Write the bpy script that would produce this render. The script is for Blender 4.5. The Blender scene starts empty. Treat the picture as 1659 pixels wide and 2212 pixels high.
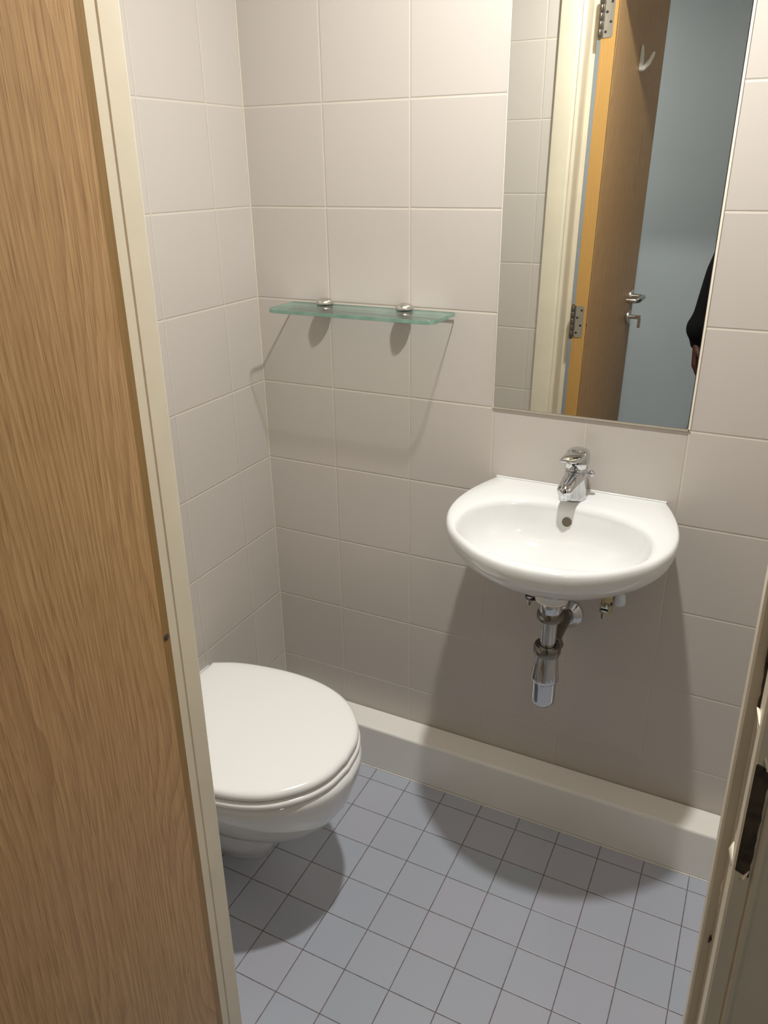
import bpy, bmesh, math, random
from mathutils import Vector, Matrix
from mathutils.bvhtree import BVHTree
random.seed(4)
PI = math.pi
scene = bpy.context.scene
COL = scene.collection

# ------------------------------------------------------------------ camera
F_PX, CAM = 1672.7, Vector((1.1113, -1.5567, 1.5168))
YAW, PITCH, ROLL = -0.4657, -0.4179, -0.0135
d = Vector((math.sin(YAW)*math.cos(PITCH), math.cos(YAW)*math.cos(PITCH), math.sin(PITCH)))
r = Vector((math.cos(YAW), -math.sin(YAW), 0)); u = r.cross(d)
r2 = r*math.cos(ROLL) + u*math.sin(ROLL); u2 = -r*math.sin(ROLL) + u*math.cos(ROLL)
cd = bpy.data.cameras.new('camera'); cam = bpy.data.objects.new('camera', cd); COL.objects.link(cam)
M = Matrix((r2, u2, -d)).transposed().to_4x4(); M.translation = CAM
cam.matrix_world = M
cd.sensor_fit = 'HORIZONTAL'; cd.sensor_width = 36.0; cd.lens = F_PX/1659*36
cd.clip_start = 0.01; cd.clip_end = 50
scene.camera = cam

# ------------------------------------------------------------------ world, exposure, lights
w = bpy.data.worlds.new('world'); scene.world = w; w.use_nodes = True
w.node_tree.nodes['Background'].inputs[0].default_value = (0.85, 0.9, 1.0, 1)
w.node_tree.nodes['Background'].inputs[1].default_value = 0.0
scene.view_settings.view_transform = 'Standard'
scene.view_settings.look = 'None'
scene.view_settings.gamma = 1.0
scene.view_settings.use_curve_mapping = False
scene.view_settings.exposure = 0.0
scene.cycles.max_bounces = 12; scene.cycles.diffuse_bounces = 8; scene.cycles.glossy_bounces = 8
scene.cycles.transmission_bounces = 8; scene.cycles.transparent_max_bounces = 16
scene.cycles.caustics_reflective = True; scene.cycles.caustics_refractive = False
scene.cycles.blur_glossy = 0.3
scene.cycles.sample_clamp_indirect = 4.0
scene.cycles.use_denoising = True

def area(name, loc, size, power, col, shape='DISK', target=None):
    ld = bpy.data.lights.new(name, 'AREA'); ld.shape = shape; ld.size = size
    ld.energy = power; ld.color = col
    o = bpy.data.objects.new(name, ld); COL.objects.link(o); o.location = loc
    if target is not None:
        o.rotation_euler = (Vector(target)-Vector(loc)).to_track_quat('-Z', 'Y').to_euler()
    return o
CEIL = 2.30
LAMP = (0.800, -0.500)
area('bathroom_lamp_light', (LAMP[0], LAMP[1], CEIL-0.022), 0.06, 20.0, (1.0, 0.985, 0.95))
HALL_LAMP = (1.55, -2.00)
area('hall_lamp_light', (HALL_LAMP[0], HALL_LAMP[1], 2.40-0.022), 0.16, 3.0, (1.0, 0.88, 0.72))
area('hall_wall_fill_light', (-0.25, -1.70, 2.40-0.022), 0.30, 18.0, (1.0, 0.96, 0.90))  # added fill lamp behind the open door, brightens the blue hall wall

# ------------------------------------------------------------------ materials
def newmat(name):
    m = bpy.data.materials.new(name); m.use_nodes = True
    nt = m.node_tree; return m, nt, nt.nodes['Principled BSDF']
def math_n(nt, op, a, b=None, c=None):
    n = nt.nodes.new('ShaderNodeMath'); n.operation = op
    for i, v in enumerate((a, b, c)):
        if v is None: continue
        if isinstance(v, (int, float)): n.inputs[i].default_value = v
        else: nt.links.new(v, n.inputs[i])
    return n.outputs[0]
def maprange(nt, v, a, b, c=0.0, d_=1.0, smooth=True):
    n = nt.nodes.new('ShaderNodeMapRange')
    if smooth: n.interpolation_type = 'SMOOTHSTEP'
    nt.links.new(v, n.inputs[0])
    for i, x in enumerate((a, b, c, d_)): n.inputs[i+1].default_value = x
    return n.outputs[0]
def mixc(nt, f, a, b, mode='MIX'):
    n = nt.nodes.new('ShaderNodeMix'); n.data_type = 'RGBA'; n.blend_type = mode
    if isinstance(f, (int, float)): n.inputs[0].default_value = f
    else: nt.links.new(f, n.inputs[0])
    for k, v in ((6, a), (7, b)):
        if isinstance(v, tuple): n.inputs[k].default_value = (*v, 1)
        else: nt.links.new(v, n.inputs[k])
    return n.outputs[2]
def noise(nt, vec, scale, detail=3, rough=0.5, out=0):
    n = nt.nodes.new('ShaderNodeTexNoise'); n.inputs['Scale'].default_value = scale
    n.inputs['Detail'].default_value = detail; n.inputs['Roughness'].default_value = rough
    if vec is not None: nt.links.new(vec, n.inputs['Vector'])
    return n.outputs[out]
def pos(nt):
    return nt.nodes.new('ShaderNodeNewGeometry').outputs['Position']
def combine(nt, x, y, z):
    n = nt.nodes.new('ShaderNodeCombineXYZ')
    for i, v in enumerate((x, y, z)):
        if isinstance(v, (int, float)): n.inputs[i].default_value = v
        else: nt.links.new(v, n.inputs[i])
    return n.outputs[0]
def sep(nt, v):
    n = nt.nodes.new('ShaderNodeSeparateXYZ'); nt.links.new(v, n.inputs[0]); return n.outputs
def bump(nt, h, strength, dist, bsdf):
    n = nt.nodes.new('ShaderNodeBump'); n.inputs['Strength'].default_value = strength
    n.inputs['Distance'].default_value = dist; nt.links.new(h, n.inputs['Height'])
    nt.links.new(n.outputs[0], bsdf.inputs['Normal'])

def simple(name, col, rough=0.5, metal=0.0, spec=0.5, coat=0.0, nz=0.0, nscale=30, bmp=0.0, bscale=60):
    m, nt, b = newmat(name)
    b.inputs['Base Color'].default_value = (*col, 1); b.inputs['Roughness'].default_value = rough
    b.inputs['Metallic'].default_value = metal; b.inputs['Specular IOR Level'].default_value = spec
    b.inputs['Coat Weight'].default_value = coat
    p = pos(nt)
    if nz:
        c = mixc(nt, maprange(nt, noise(nt, p, nscale, 4), .3, .7), tuple(x*(1-nz) for x in col), tuple(min(1, x*(1+nz)) for x in col))
        nt.links.new(c, b.inputs['Base Color'])
    if bmp: bump(nt, noise(nt, p, bscale, 3), bmp, 0.002, b)
    return m

def tile_mat(name, ua, uoff, uper, va, voff, vper, col, grout, gw, rough, tint=None, vv=0.02, edge=0.0022, hgt=0.0007, spec=0.5):
    m, nt, b = newmat(name)
    s = sep(nt, pos(nt)); U = s['XYZ'.index(ua)]; V = s['XYZ'.index(va)]
    def cell(c, off, per):
        t = math_n(nt, 'DIVIDE', math_n(nt, 'SUBTRACT', c, off), per)
        f = math_n(nt, 'SUBTRACT', math_n(nt, 'FRACT', math_n(nt, 'ADD', t, 0.5)), 0.5)
        return math_n(nt, 'MULTIPLY', math_n(nt, 'ABSOLUTE', f), per), math_n(nt, 'FLOOR', t)
    du, iu = cell(U, uoff, uper); dv, iv = cell(V, voff, vper)
    dmin = math_n(nt, 'MINIMUM', du, dv)
    wob = math_n(nt, 'MULTIPLY', math_n(nt, 'SUBTRACT', noise(nt, pos(nt), 60, 2), 0.5), 0.0008)
    dm = math_n(nt, 'ADD', dmin, wob)
    mask = maprange(nt, dm, gw*0.6, gw*1.25)
    wn = nt.nodes.new('ShaderNodeTexWhiteNoise'); wn.noise_dimensions = '2D'
    nt.links.new(combine(nt, iu, iv, 0.0), wn.inputs['Vector'])
    tcol = mixc(nt, wn.outputs[0], tuple(x*(1-vv) for x in col), tuple(x*(1+vv) for x in col))
    if tint:
        wn2 = nt.nodes.new('ShaderNodeTexWhiteNoise'); wn2.noise_dimensions = '2D'
        nt.links.new(combine(nt, math_n(nt, 'ADD', iu, 13.3), iv, 0.0), wn2.inputs['Vector'])
        tcol = mixc(nt, math_n(nt, 'MULTIPLY', wn2.outputs[0], 0.6), tcol, tint)
    gc = mixc(nt, noise(nt, pos(nt), 9, 3), grout, tuple(x*0.8 for x in grout))
    nt.links.new(mixc(nt, mask, gc, tcol), b.inputs['Base Color'])
    rr = maprange(nt, mask, 0, 1, 0.8, rough, False); nt.links.new(rr, b.inputs['Roughness'])
    b.inputs['Specular IOR Level'].default_value = spec
    h = maprange(nt, dmin, gw*0.5, gw+edge)
    h2 = math_n(nt, 'ADD', h, math_n(nt, 'MULTIPLY', noise(nt, pos(nt), 220, 2), 0.018))
    bump(nt, h2, 1.0, hgt, b)
    return m

ZT, ZP = 1.6407, 0.2002
WALLC = (0.52, 0.482, 0.440)
GROUT = (0.66, 0.60, 0.50)
m_tile_back = tile_mat('wall_tiles_back', 'X', 0.1982, 0.2, 'Z', ZT, ZP, WALLC, GROUT, 0.0010, 0.30)
m_tile_side = tile_mat('wall_tiles_side', 'Y', -0.1275, 0.2004, 'Z', ZT, ZP, WALLC, GROUT, 0.0010, 0.30)
m_tile_front = tile_mat('wall_tiles_front', 'X', 0.405, 0.2, 'Z', ZT, ZP, WALLC, GROUT, 0.0010, 0.30)
m_floor = tile_mat('floor_tiles', 'X', 0.4388, 0.102, 'Y', -0.1218, 0.102, (0.385, 0.425, 0.490), (0.13, 0.095, 0.085), 0.0009, 0.38, tint=(0.44, 0.435, 0.50), vv=0.015, edge=0.0015, hgt=0.0006)
m_ceil = simple('ceiling_paint', (0.55, 0.52, 0.47), 0.8, bmp=0.1, bscale=200)
m_blue = simple('pale_blue_wall_paint', (0.43, 0.475, 0.505), 0.7, nz=0.03, nscale=2, bmp=0.15, bscale=250)
m_carpet = simple('hall_carpet', (0.25, 0.25, 0.27), 0.95, nz=0.25, nscale=400, bmp=0.8, bscale=500)
m_cream = simple('cream_gloss_paint', (0.70, 0.64, 0.505), 0.34, nz=0.03, nscale=12, bmp=0.12, bscale=25)
m_box = simple('boxing_gloss_paint', (0.84, 0.825, 0.775), 0.20, nz=0.015, nscale=6, bmp=0.05, bscale=12)
m_sealant = simple('white_sealant', (0.86, 0.80, 0.68), 0.4)
m_corner = simple('corner_grout', (0.60, 0.55, 0.46), 0.6)
m_ceramic = simple('white_ceramic', (0.71, 0.718, 0.710), 0.06, coat=0.5)
m_plastic = simple('white_seat_plastic', (0.83, 0.83, 0.82), 0.17)
m_chrome = simple('polished_chrome', (0.62, 0.63, 0.65), 0.04, 1.0)
m_chrome2 = simple('dull_chrome', (0.24, 0.22, 0.19), 0.22, 1.0)
m_steel = simple('satin_steel', (0.62, 0.60, 0.56), 0.28, 1.0)
m_brass = simple('brass_nut', (0.52, 0.45, 0.27), 0.3, 1.0)
m_dark = simple('dark_hole', (0.012, 0.010, 0.008), 0.7)
m_lime = simple('overflow_brown', (0.16, 0.135, 0.10), 0.5)
m_rawwood = simple('dark_raw_wood', (0.06, 0.045, 0.03), 0.85, nz=0.4, nscale=80)
m_whiteplast = simple('white_hook_plastic', (0.80, 0.82, 0.80), 0.3)
m_bluecap = simple('pale_blue_plastic', (0.62, 0.68, 0.74), 0.3)
m_jacket = simple('black_jacket_cloth', (0.006, 0.006, 0.007), 0.9, spec=0.1, bmp=0.5, bscale=90)
m_trouser = simple('dark_trouser_cloth', (0.012, 0.014, 0.02), 0.9, spec=0.15, bmp=0.4, bscale=200)
m_skin = simple('brown_skin', (0.060, 0.017, 0.009), 0.55)
m_hair = simple('black_hair', (0.008, 0.007, 0.006), 0.6)
m_shoe = simple('black_shoe', (0.01, 0.01, 0.01), 0.4)
m_mirror = simple('mirror_silver', (0.86, 0.875, 0.84), 0.0, 1.0)
m_mirroredge = simple('mirror_edge', (0.02, 0.03, 0.025), 0.2)
m_lens, nt, b = newmat('lamp_lens')
b.inputs['Emission Color'].default_value = (1, .92, .8, 1); b.inputs['Emission Strength'].default_value = 12

# oak veneer: grain runs along z, the width of the door runs along y
def oak(name, light, mid, dark, contrast=1.0):
    m, nt, b = newmat(name)
    s = sep(nt, pos(nt)); Y, Z = s[1], s[2]
    low = noise(nt, combine(nt, math_n(nt, 'MULTIPLY', Y, 5.0), 3.7, math_n(nt, 'MULTIPLY', Z, 0.95)), 1.0, 2, 0.45)
    wig = noise(nt, combine(nt, math_n(nt, 'MULTIPLY', Y, 40.0), 1.0, math_n(nt, 'MULTIPLY', Z, 5.0)), 1.0, 2)
    t = math_n(nt, 'ADD', math_n(nt, 'MULTIPLY', Y, 96.0), math_n(nt, 'MULTIPLY', low, 29.0))
    t = math_n(nt, 'ADD', t, math_n(nt, 'MULTIPLY', wig, 0.5))
    fr = math_n(nt, 'FRACT', t)
    band = math_n(nt, 'POWER', fr, 2.6)
    streak = noise(nt, combine(nt, math_n(nt, 'MULTIPLY', Y, 420.0), 0.0, math_n(nt, 'MULTIPLY', Z, 7.0)), 1.0, 3, 0.6)
    pores = noise(nt, combine(nt, math_n(nt, 'MULTIPLY', Y, 620.0), 5.0, math_n(nt, 'MULTIPLY', Z, 17.0)), 1.0, 2, 0.6)
    c = mixc(nt, maprange(nt, streak, .32, .68), light, mid)
    c = mixc(nt, math_n(nt, 'MULTIPLY', band, 0.46*contrast), c, dark)
    pm = math_n(nt, 'MULTIPLY', maprange(nt, pores, .50, .66), 0.55*contrast)
    c = mixc(nt, pm, c, dark)
    big = noise(nt, combine(nt, math_n(nt, 'MULTIPLY', Y, 3.0), 0.0, math_n(nt, 'MULTIPLY', Z, 0.8)), 1.0, 2)
    c = mixc(nt, maprange(nt, big, .3, .7, 0, .22), c, mid)
    nt.links.new(c, b.inputs['Base Color']); b.inputs['Roughness'].default_value = 0.42
    bump(nt, math_n(nt, 'SUBTRACT', 1.0, pm), 0.25, 0.0004, b)
    return m
m_oak = oak('oak_veneer', (0.62, 0.385, 0.18), (0.49, 0.285, 0.12), (0.25, 0.125, 0.045))
m_lip = oak('varnished_lipping', (0.36, 0.215, 0.075), (0.30, 0.175, 0.055), (0.20, 0.11, 0.03), 0.6)
def pine():
    m, nt, b = newmat('varnished_pine_edge')
    s = sep(nt, pos(nt)); X, Z = s[0], s[2]
    low = noise(nt, combine(nt, math_n(nt, 'MULTIPLY', X, 20.0), 0.0, math_n(nt, 'MULTIPLY', Z, 2.5)), 1.0, 2)
    fr = math_n(nt, 'FRACT', math_n(nt, 'ADD', math_n(nt, 'MULTIPLY', X, 150.0), math_n(nt, 'MULTIPLY', low, 9.0)))
    c = mixc(nt, math_n(nt, 'MULTIPLY', fr, 0.5), (0.50, 0.29, 0.09), (0.36, 0.18, 0.045))
    nt.links.new(c, b.inputs['Base Color']); b.inputs['Roughness'].default_value = 0.35
    return m
m_pine = pine()

def glass_mats():
    # flat faces: light passes straight through with a faint green tint and a Fresnel sheen
    m = bpy.data.materials.new('clear_shelf_glass'); m.use_nodes = True; nt = m.node_tree
    nt.nodes.remove(nt.nodes['Principled BSDF']); out = nt.nodes['Material Output']
    tr = nt.nodes.new('ShaderNodeBsdfTransparent'); tr.inputs[0].default_value = (0.965, 0.985, 0.972, 1)
    gl = nt.nodes.new('ShaderNodeBsdfGlossy'); gl.inputs['Roughness'].default_value = 0.02
    fr = nt.nodes.new('ShaderNodeFresnel'); fr.inputs[0].default_value = 1.5
    mx = nt.nodes.new('ShaderNodeMixShader')
    nt.links.new(fr.outputs[0], mx.inputs[0]); nt.links.new(tr.outputs[0], mx.inputs[1]); nt.links.new(gl.outputs[0], mx.inputs[2])
    nt.links.new(mx.outputs[0], out.inputs[0])
    e, nt, b = newmat('green_glass_edge')
    b.inputs['Base Color'].default_value = (0.16, 0.36, 0.27, 1); b.inputs['Roughness'].default_value = 0.12
    p = pos(nt)
    nt.links.new(mixc(nt, noise(nt, p, 40, 2), (0.13, 0.27, 0.20), (0.36, 0.52, 0.44)), b.inputs['Base Color'])
    b.inputs['Transmission Weight'].default_value = 0.25
    return m, e
m_glass, m_glassedge = glass_mats()

# ------------------------------------------------------------------ helpers
def link(name, bm, mats, parent=None, smooth=False, angle=None, bevel=None, seg=3):
    bmesh.ops.recalc_face_normals(bm, faces=bm.faces[:])
    me = bpy.data.meshes.new(name); bm.to_mesh(me); bm.free()
    if not isinstance(mats, (list, tuple)): mats = [mats]
    for m in mats: me.materials.append(m)
    o = bpy.data.objects.new(name, me); COL.objects.link(o)
    if parent is not None: o.parent = parent
    if bevel:
        mod = o.modifiers.new('bevel', 'BEVEL'); mod.width = bevel; mod.segments = seg; mod.limit_method = 'ANGLE'; mod.angle_limit = math.radians(40)
        smooth = True; angle = angle or 45
    if smooth:
        for p_ in me.polygons: p_.use_smooth = True
        me.set_sharp_from_angle(angle=math.radians(angle or 50))
    return o
def thing(name, label, cat, loc=(0, 0, 0), group=None, kind=None):
    o = bpy.data.objects.new(name, None); COL.objects.link(o); o.location = loc
    o.empty_display_size = 0.05
    tag(o, label, cat, group, kind); return o
def tag(o, label=None, cat=None, group=None, kind=None):
    if label: o['label'] = label
    if cat: o['category'] = cat
    if group: o['group'] = group
    if kind: o['kind'] = kind
    return o
def keep(o, parent):
    "parent without moving: geometry is written in world coordinates"
    o.parent = parent
    o.matrix_parent_inverse = Matrix.Translation(parent.location).inverted() if parent.location.length else Matrix()
    return o
def part(name, bm, mats, parent, **kw):
    o = link(name, bm, mats, None, **kw)
    o.parent = parent
    # translate verts so they are local to the (unrotated) root
    root = parent; off = Vector((0, 0, 0))
    while root is not None: off += Vector(root.location); root = root.parent
    o.data.transform(Matrix.Translation(-off))
    return o
def label(o, text): o['label'] = text; return o

def box(bm, x0, x1, y0, y1, z0, z1, mi=0):
    vs = [bm.verts.new(p) for p in ((x0,y0,z0),(x1,y0,z0),(x1,y1,z0),(x0,y1,z0),(x0,y0,z1),(x1,y0,z1),(x1,y1,z1),(x0,y1,z1))]
    fs = [bm.faces.new([vs[i] for i in f]) for f in ((0,1,2,3),(7,6,5,4),(0,4,5,1),(1,5,6,2),(2,6,7,3),(3,7,4,0))]
    for f in fs: f.material_index = mi
    return vs, fs
def frame_of(axis):
    a = Vector(axis).normalized()
    t = Vector((0, 0, 1)) if abs(a.z) < 0.9 else Vector((1, 0, 0))
    e1 = t.cross(a).normalized(); e2 = a.cross(e1); return a, e1, e2
def lathe(bm, prof, origin, axis=(0, 0, 1), n=40, mi=0, cap=True):
    "prof: list of (radius, distance along axis)"
    a, e1, e2 = frame_of(axis); o = Vector(origin); rings = []
    for (r_, h) in prof:
        rings.append([bm.verts.new(o + a*h + (e1*math.cos(2*PI*k/n) + e2*math.sin(2*PI*k/n))*max(r_, 1e-5)) for k in range(n)])
    for A, B in zip(rings, rings[1:]):
        for k in range(n):
            f = bm.faces.new((A[k], A[(k+1) % n], B[(k+1) % n], B[k])); f.material_index = mi
    if cap:
        for R in (rings[0], rings[-1]):
            f = bm.faces.new(R); f.material_index = mi
    return rings
def loft(bm, rings, cap0=True, cap1=True, mi=0):
    vr = [[bm.verts.new(p) for p in R] for R in rings]; n = len(vr[0])
    for A, B in zip(vr, vr[1:]):
        for k in range(n):
            f = bm.faces.new((A[k], A[(k+1) % n], B[(k+1) % n], B[k])); f.material_index = mi
    if cap0: bm.faces.new(vr[0]).material_index = mi
    if cap1: bm.faces.new(vr[-1]).material_index = mi
    return vr
def tube(bm, pts, rad, n=16, mi=0):
    pts = [Vector(p) for p in pts]; rings = []
    e = None
    for i, p in enumerate(pts):
        t = ((pts[min(i+1, len(pts)-1)] - pts[max(i-1, 0)])).normalized()
        if e is None: _, e, _ = frame_of(t)
        e = (e - t*e.dot(t)).normalized(); f = t.cross(e)
        rr = rad[i] if isinstance(rad, (list, tuple)) else rad
        rings.append([p + (e*math.cos(2*PI*k/n) + f*math.sin(2*PI*k/n))*rr for k in range(n)])
    return loft(bm, rings, mi=mi)
def catmull(pts, per=10):
    P = [Vector(p) for p in pts]; P = [P[0]*2-P[1]] + P + [P[-1]*2-P[-2]]; out = []
    for i in range(1, len(P)-2):
        for k in range(per):
            t = k/per
            out.append(0.5*((2*P[i]) + (P[i+1]-P[i-1])*t + (2*P[i-1]-5*P[i]+4*P[i+1]-P[i+2])*t*t + (3*P[i]-P[i-1]-3*P[i+1]+P[i+2])*t**3))
    out.append(P[-2]); return out
def prism(bm, outline, z0, z1, mi=0, fn=None):
    "outline in plan, extruded vertically"
    A = [bm.verts.new((x, y, z0)) for x, y in outline]; B = [bm.verts.new((x, y, z1)) for x, y in outline]
    n = len(A)
    for k in range(n): bm.faces.new((A[k], A[(k+1) % n], B[(k+1) % n], B[k])).material_index = mi
    bm.faces.new(A).material_index = mi; bm.faces.new(B).material_index = mi

# ------------------------------------------------------------------ structure
YF, YH = -0.910, -1.030           # tiled face and hall face of the doorway wall
RX = 1.62                         # right wall of the bathroom
def slab(name, x0, x1, y0, y1, z0, z1, mat):
    bm = bmesh.new(); box(bm, x0, x1, y0, y1, z0, z1); return tag(link(name, bm, mat), kind='structure')
slab('floor', 0, RX, YH+0.06, 0, -0.10, 0, m_floor)
slab('ceiling', -0.1, RX+0.1, YF, 0.1, CEIL, CEIL+0.05, m_ceil)
slab('wall_back', -0.1, RX+0.1, 0, 0.1, -0.1, CEIL, m_tile_back)
slab('wall_left', -0.1, 0, YF, 0, -0.1, CEIL, m_tile_side)
slab('wall_right', RX, RX+0.1, YF, 0, -0.1, CEIL, m_tile_side)
bm = bmesh.new()
for (x0, x1, z0, z1) in ((-0.9, 0.468, -0.1, 2.40), (1.196, 2.95, -0.1, 2.40), (0.468, 1.196, 2.075, 2.40)):
    _, fs = box(bm, x0, x1, YH, YF, z0, z1, 1)
    fs[4].material_index = 0
tag(link('wall_front', bm, [m_tile_front, m_blue]), kind='structure')
slab('wall_hall_far', -0.9, 2.95, -2.50, -2.40, -0.1, 2.40, m_blue)
slab('wall_hall_left', -1.0, -0.9, -2.50, YF, -0.1, 2.40, m_blue)
slab('wall_hall_right', 2.95, 3.05, -2.50, YF, -0.1, 2.40, m_blue)
slab('floor_hall', -0.9, 2.95, -2.40, YH+0.06, -0.10, -0.001, m_carpet)
slab('ceiling_hall', -1.0, 3.05, -2.50, YF-0.0005, 2.40, 2.45, m_ceil)
slab('baseboard_far', -0.9, 2.95, -2.40, -2.385, 0, 0.10, m_cream)

# boxed-in pipes along the foot of the back wall
bm = bmesh.new(); box(bm, 0, RX, -0.079, -0.0005, 0, 0.136)
o = link('trim_1', bm, m_box, bevel=0.007, seg=4); tag(o, kind='structure')
bm = bmesh.new(); box(bm, 0, RX, -0.0812, -0.079, 0, 0.004)
part('sealant_bead', bm, m_box, o)

bm = bmesh.new()
tube(bm, [(0.0008, -0.0008, 0.136), (0.0008, -0.0008, 1.2), (0.0008, -0.0008, CEIL)], 0.0018, 10)
tag(link('trim_3', bm, m_corner, smooth=True), kind='structure')

# ---- door frame: lining with stop, architraves on both faces
def leanL(x, z): return x - 0.0115*(1.5-z)
def leanR(x, z): return x + 0.020*(1.2-z)
frame = thing('trim_2', 'cream painted door frame around the bathroom doorway', 'door frame', kind='structure')
def jamb(name, prof, lean, z0=0.0, z1=2.045, mat=m_cream):
    bm = bmesh.new(); n = 8; rings = []
    for k in range(n+1):
        z = z0+(z1-z0)*k/n
        rings.append([(lean(x, z), y, z) for x, y in prof])
    loft(bm, rings)
    return part(name, bm, mat, frame, smooth=True, angle=28)
# left lining: x grows into the opening
L = 0.511
jamb('lining', [(L-0.038, YF+0.004), (L-0.003, YF+0.004), (L, YF+0.001), (L, -0.930), (L-0.0012, -0.932), (L-0.0012, -0.962), (L-0.012, -0.965), (L-0.012, YH), (L-0.038, YH)], leanL)
# inner architrave, moulded at its opening edge
jamb('architrave', [(0.440, YF+0.0005), (0.440, YF+0.010), (0.444, YF+0.012), (0.492, YF+0.012), (0.495, YF+0.009), (0.499, YF+0.009), (0.502, YF+0.012), (0.5075, YF+0.012), (0.5105, YF+0.008), (0.5105, YF+0.0005)], leanL)
jamb('architrave', [(0.435, YH-0.0005), (0.435, YH-0.012), (0.500, YH-0.016), (0.510, YH-0.012), (0.513, YH-0.006), (0.513, YH-0.0005)], leanL)
R = 1.1405
jamb('lining', [(R+0.045, YF+0.004), (R+0.003, YF+0.004), (R, YF+0.001), (R, -0.962), (R+0.002, -0.965), (R+0.0098, -0.9655), (R+0.0098, -0.970), (R+0.0112, -0.971), (R+0.0112, YH+0.002), (R+0.0132, YH-0.001), (R+0.045, YH-0.001)], leanR)
jamb('architrave', [(R+0.0005, YF+0.0005), (R+0.0005, YF+0.009), (R+0.003, YF+0.012), (R+0.066, YF+0.012), (R+0.070, YF+0.009), (R+0.070, YF+0.0005)], leanR)
jamb('architrave', [(R+0.0255, YH-0.0005), (R+0.0255, YH-0.004), (R+0.027, YH-0.006), (R+0.030, YH-0.0065), (R+0.033, YH-0.005), (R+0.085, YH-0.010), (R+0.090, YH-0.010), (R+0.090, YH-0.0005)], leanR)
bm = bmesh.new(); box(bm, 0.460, 1.190, YH, YF+0.004, 2.045, 2.075)
part('head_lining', bm, m_cream, frame)
bm = bmesh.new(); box(bm, 0.440, 1.217, YF+0.0005, YF+0.012, 2.046, 2.115)
part('head_architrave', bm, m_cream, frame, bevel=0.003)
bm = bmesh.new(); box(bm, 0.440, 1.230, YH-0.012, YH-0.0005, 2.046, 2.115)
part('head_architrave', bm, m_cream, frame, bevel=0.003)
# threshold strip
bm = bmesh.new(); box(bm, 0.49, 1.165, -1.005, -0.965, -0.001, 0.004)
part('threshold_strip', bm, m_steel, frame, bevel=0.001)

# latch mortise with torn paint in the right lining
strike = []
def rx(z, dx): return leanR(R+dx, z)
bm = bmesh.new()
Z0, Z1 = 1.001, 1.108
pts = []
n = 16
rows = []
for k in range(n+1):
    z = Z0+(Z1-Z0)*k/n
    e = 0.0003*math.sin(k*2.3)+0.0002*math.sin(k*5.1)
    rows.append(((rx(z, 0.0106), -0.9765+0.5*e, z), (rx(z, 0.0127), YH-0.0022, z), (rx(z, 0.0232+e), YH-0.0024, z-0.004)))
vr = [[bm.verts.new(p) for p in rw] for rw in rows]
for A, B in zip(vr, vr[1:]):
    for j in range(2): bm.faces.new((A[j], A[j+1], B[j+1], B[j])).material_index = j
o = part('latch_mortise', bm, [m_steel, m_rawwood], frame)
sol = o.modifiers.new('sol', 'SOLIDIFY'); sol.thickness = 0.0015
label(o, 'dark latch mortise with torn cream paint')
# curled torn paint flakes at both ends and a crack running up from the mortise
bm = bmesh.new()
for (za, zb, s) in ((Z1-0.004, Z1+0.016, 1), (Z0+0.004, Z0-0.016, -1)):
    P = []
    for k in range(7):
        t = k/6
        z = za+(zb-za)*(1-t)
        P.append(((rx(z, 0.0112+0.012*t), -0.985-0.048*t**0.7, z+0.004*s*math.sin(PI*t)), (rx(z, 0.0112+0.012*t)-0.003, -0.990-0.049*t**0.7, z+0.005*s+0.003*s*math.sin(PI*t))))
    V = [[bm.verts.new(p) for p in q] for q in P]
    for A, B in zip(V, V[1:]): bm.faces.new((A[0], A[1], B[1], B[0]))
o = part('torn_paint', bm, m_sealant, frame, smooth=True)
o.modifiers.new('sol', 'SOLIDIFY').thickness = 0.0006
bm = bmesh.new()
tube(bm, [(rx(z, 0.0107+0.0006*math.sin(z*90)), -0.9712, z) for z in [Z1+0.005+0.008*i for i in range(15)]], [0.0012+0.0009*abs(math.sin(i*1.7)) for i in range(15)], 8)
part('paint_crack', bm, m_rawwood, frame)
bm = bmesh.new()
for (z, sx) in ((0.912, 0.004), (0.899, 0.0025)):
    tube(bm, [(rx(z, 0.0099), -0.968, z-0.008), (rx(z, 0.0103), -0.969, z), (rx(z, 0.0095), -0.967, z+0.009)], [0.0004, sx*0.5, 0.0004], 8)
part('torn_paint', bm, m_sealant, frame, smooth=True)
bm = bmesh.new(); z = 0.842
tube(bm, [(rx(z, 0.0075), -0.9662, z-0.006), (rx(z, 0.0085), -0.9664, z), (rx(z, 0.0080), -0.9662, z+0.005)], [0.0003, 0.0014, 0.0003], 8)
part('paint_chip', bm, m_rawwood, frame)

# ---- the open oak door
door = thing('door_1', 'oak veneered bathroom door standing open into the hall', 'door', (0.55, -1.012, 0.0), kind='structure')
DH = Vector((0.572, -1.008)); ang = math.radians(2.32); DW, DT = 0.692, 0.042
ax = Vector((math.sin(ang), -math.cos(ang))); nx = Vector((math.cos(ang), math.sin(ang)))   # along the width; out of the inner face
def dp(s, t, z):
    "s along the width from the hinge edge, t out of the inner face, z up"
    q = DH + ax*s + nx*t
    return Vector((leanL(q.x, z), q.y, z))
def dbox(bm, s0, s1, t0, t1, z0, z1, mi=0, nz=1):
    for k in range(nz):
        a, b_ = z0+(z1-z0)*k/nz, z0+(z1-z0)*(k+1)/nz
        V = [bm.verts.new(dp(*p)) for p in ((s0,t0,a),(s1,t0,a),(s1,t1,a),(s0,t1,a),(s0,t0,b_),(s1,t0,b_),(s1,t1,b_),(s0,t1,b_))]
        for f in ((0,1,2,3),(7,6,5,4),(0,4,5,1),(1,5,6,2),(2,6,7,3),(3,7,4,0)):
            bm.faces.new([V[i] for i in f]).material_index = mi
bm = bmesh.new(); dbox(bm, 0.012, DW-0.008, -DT, 0, 0.008, 2.03)
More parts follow.
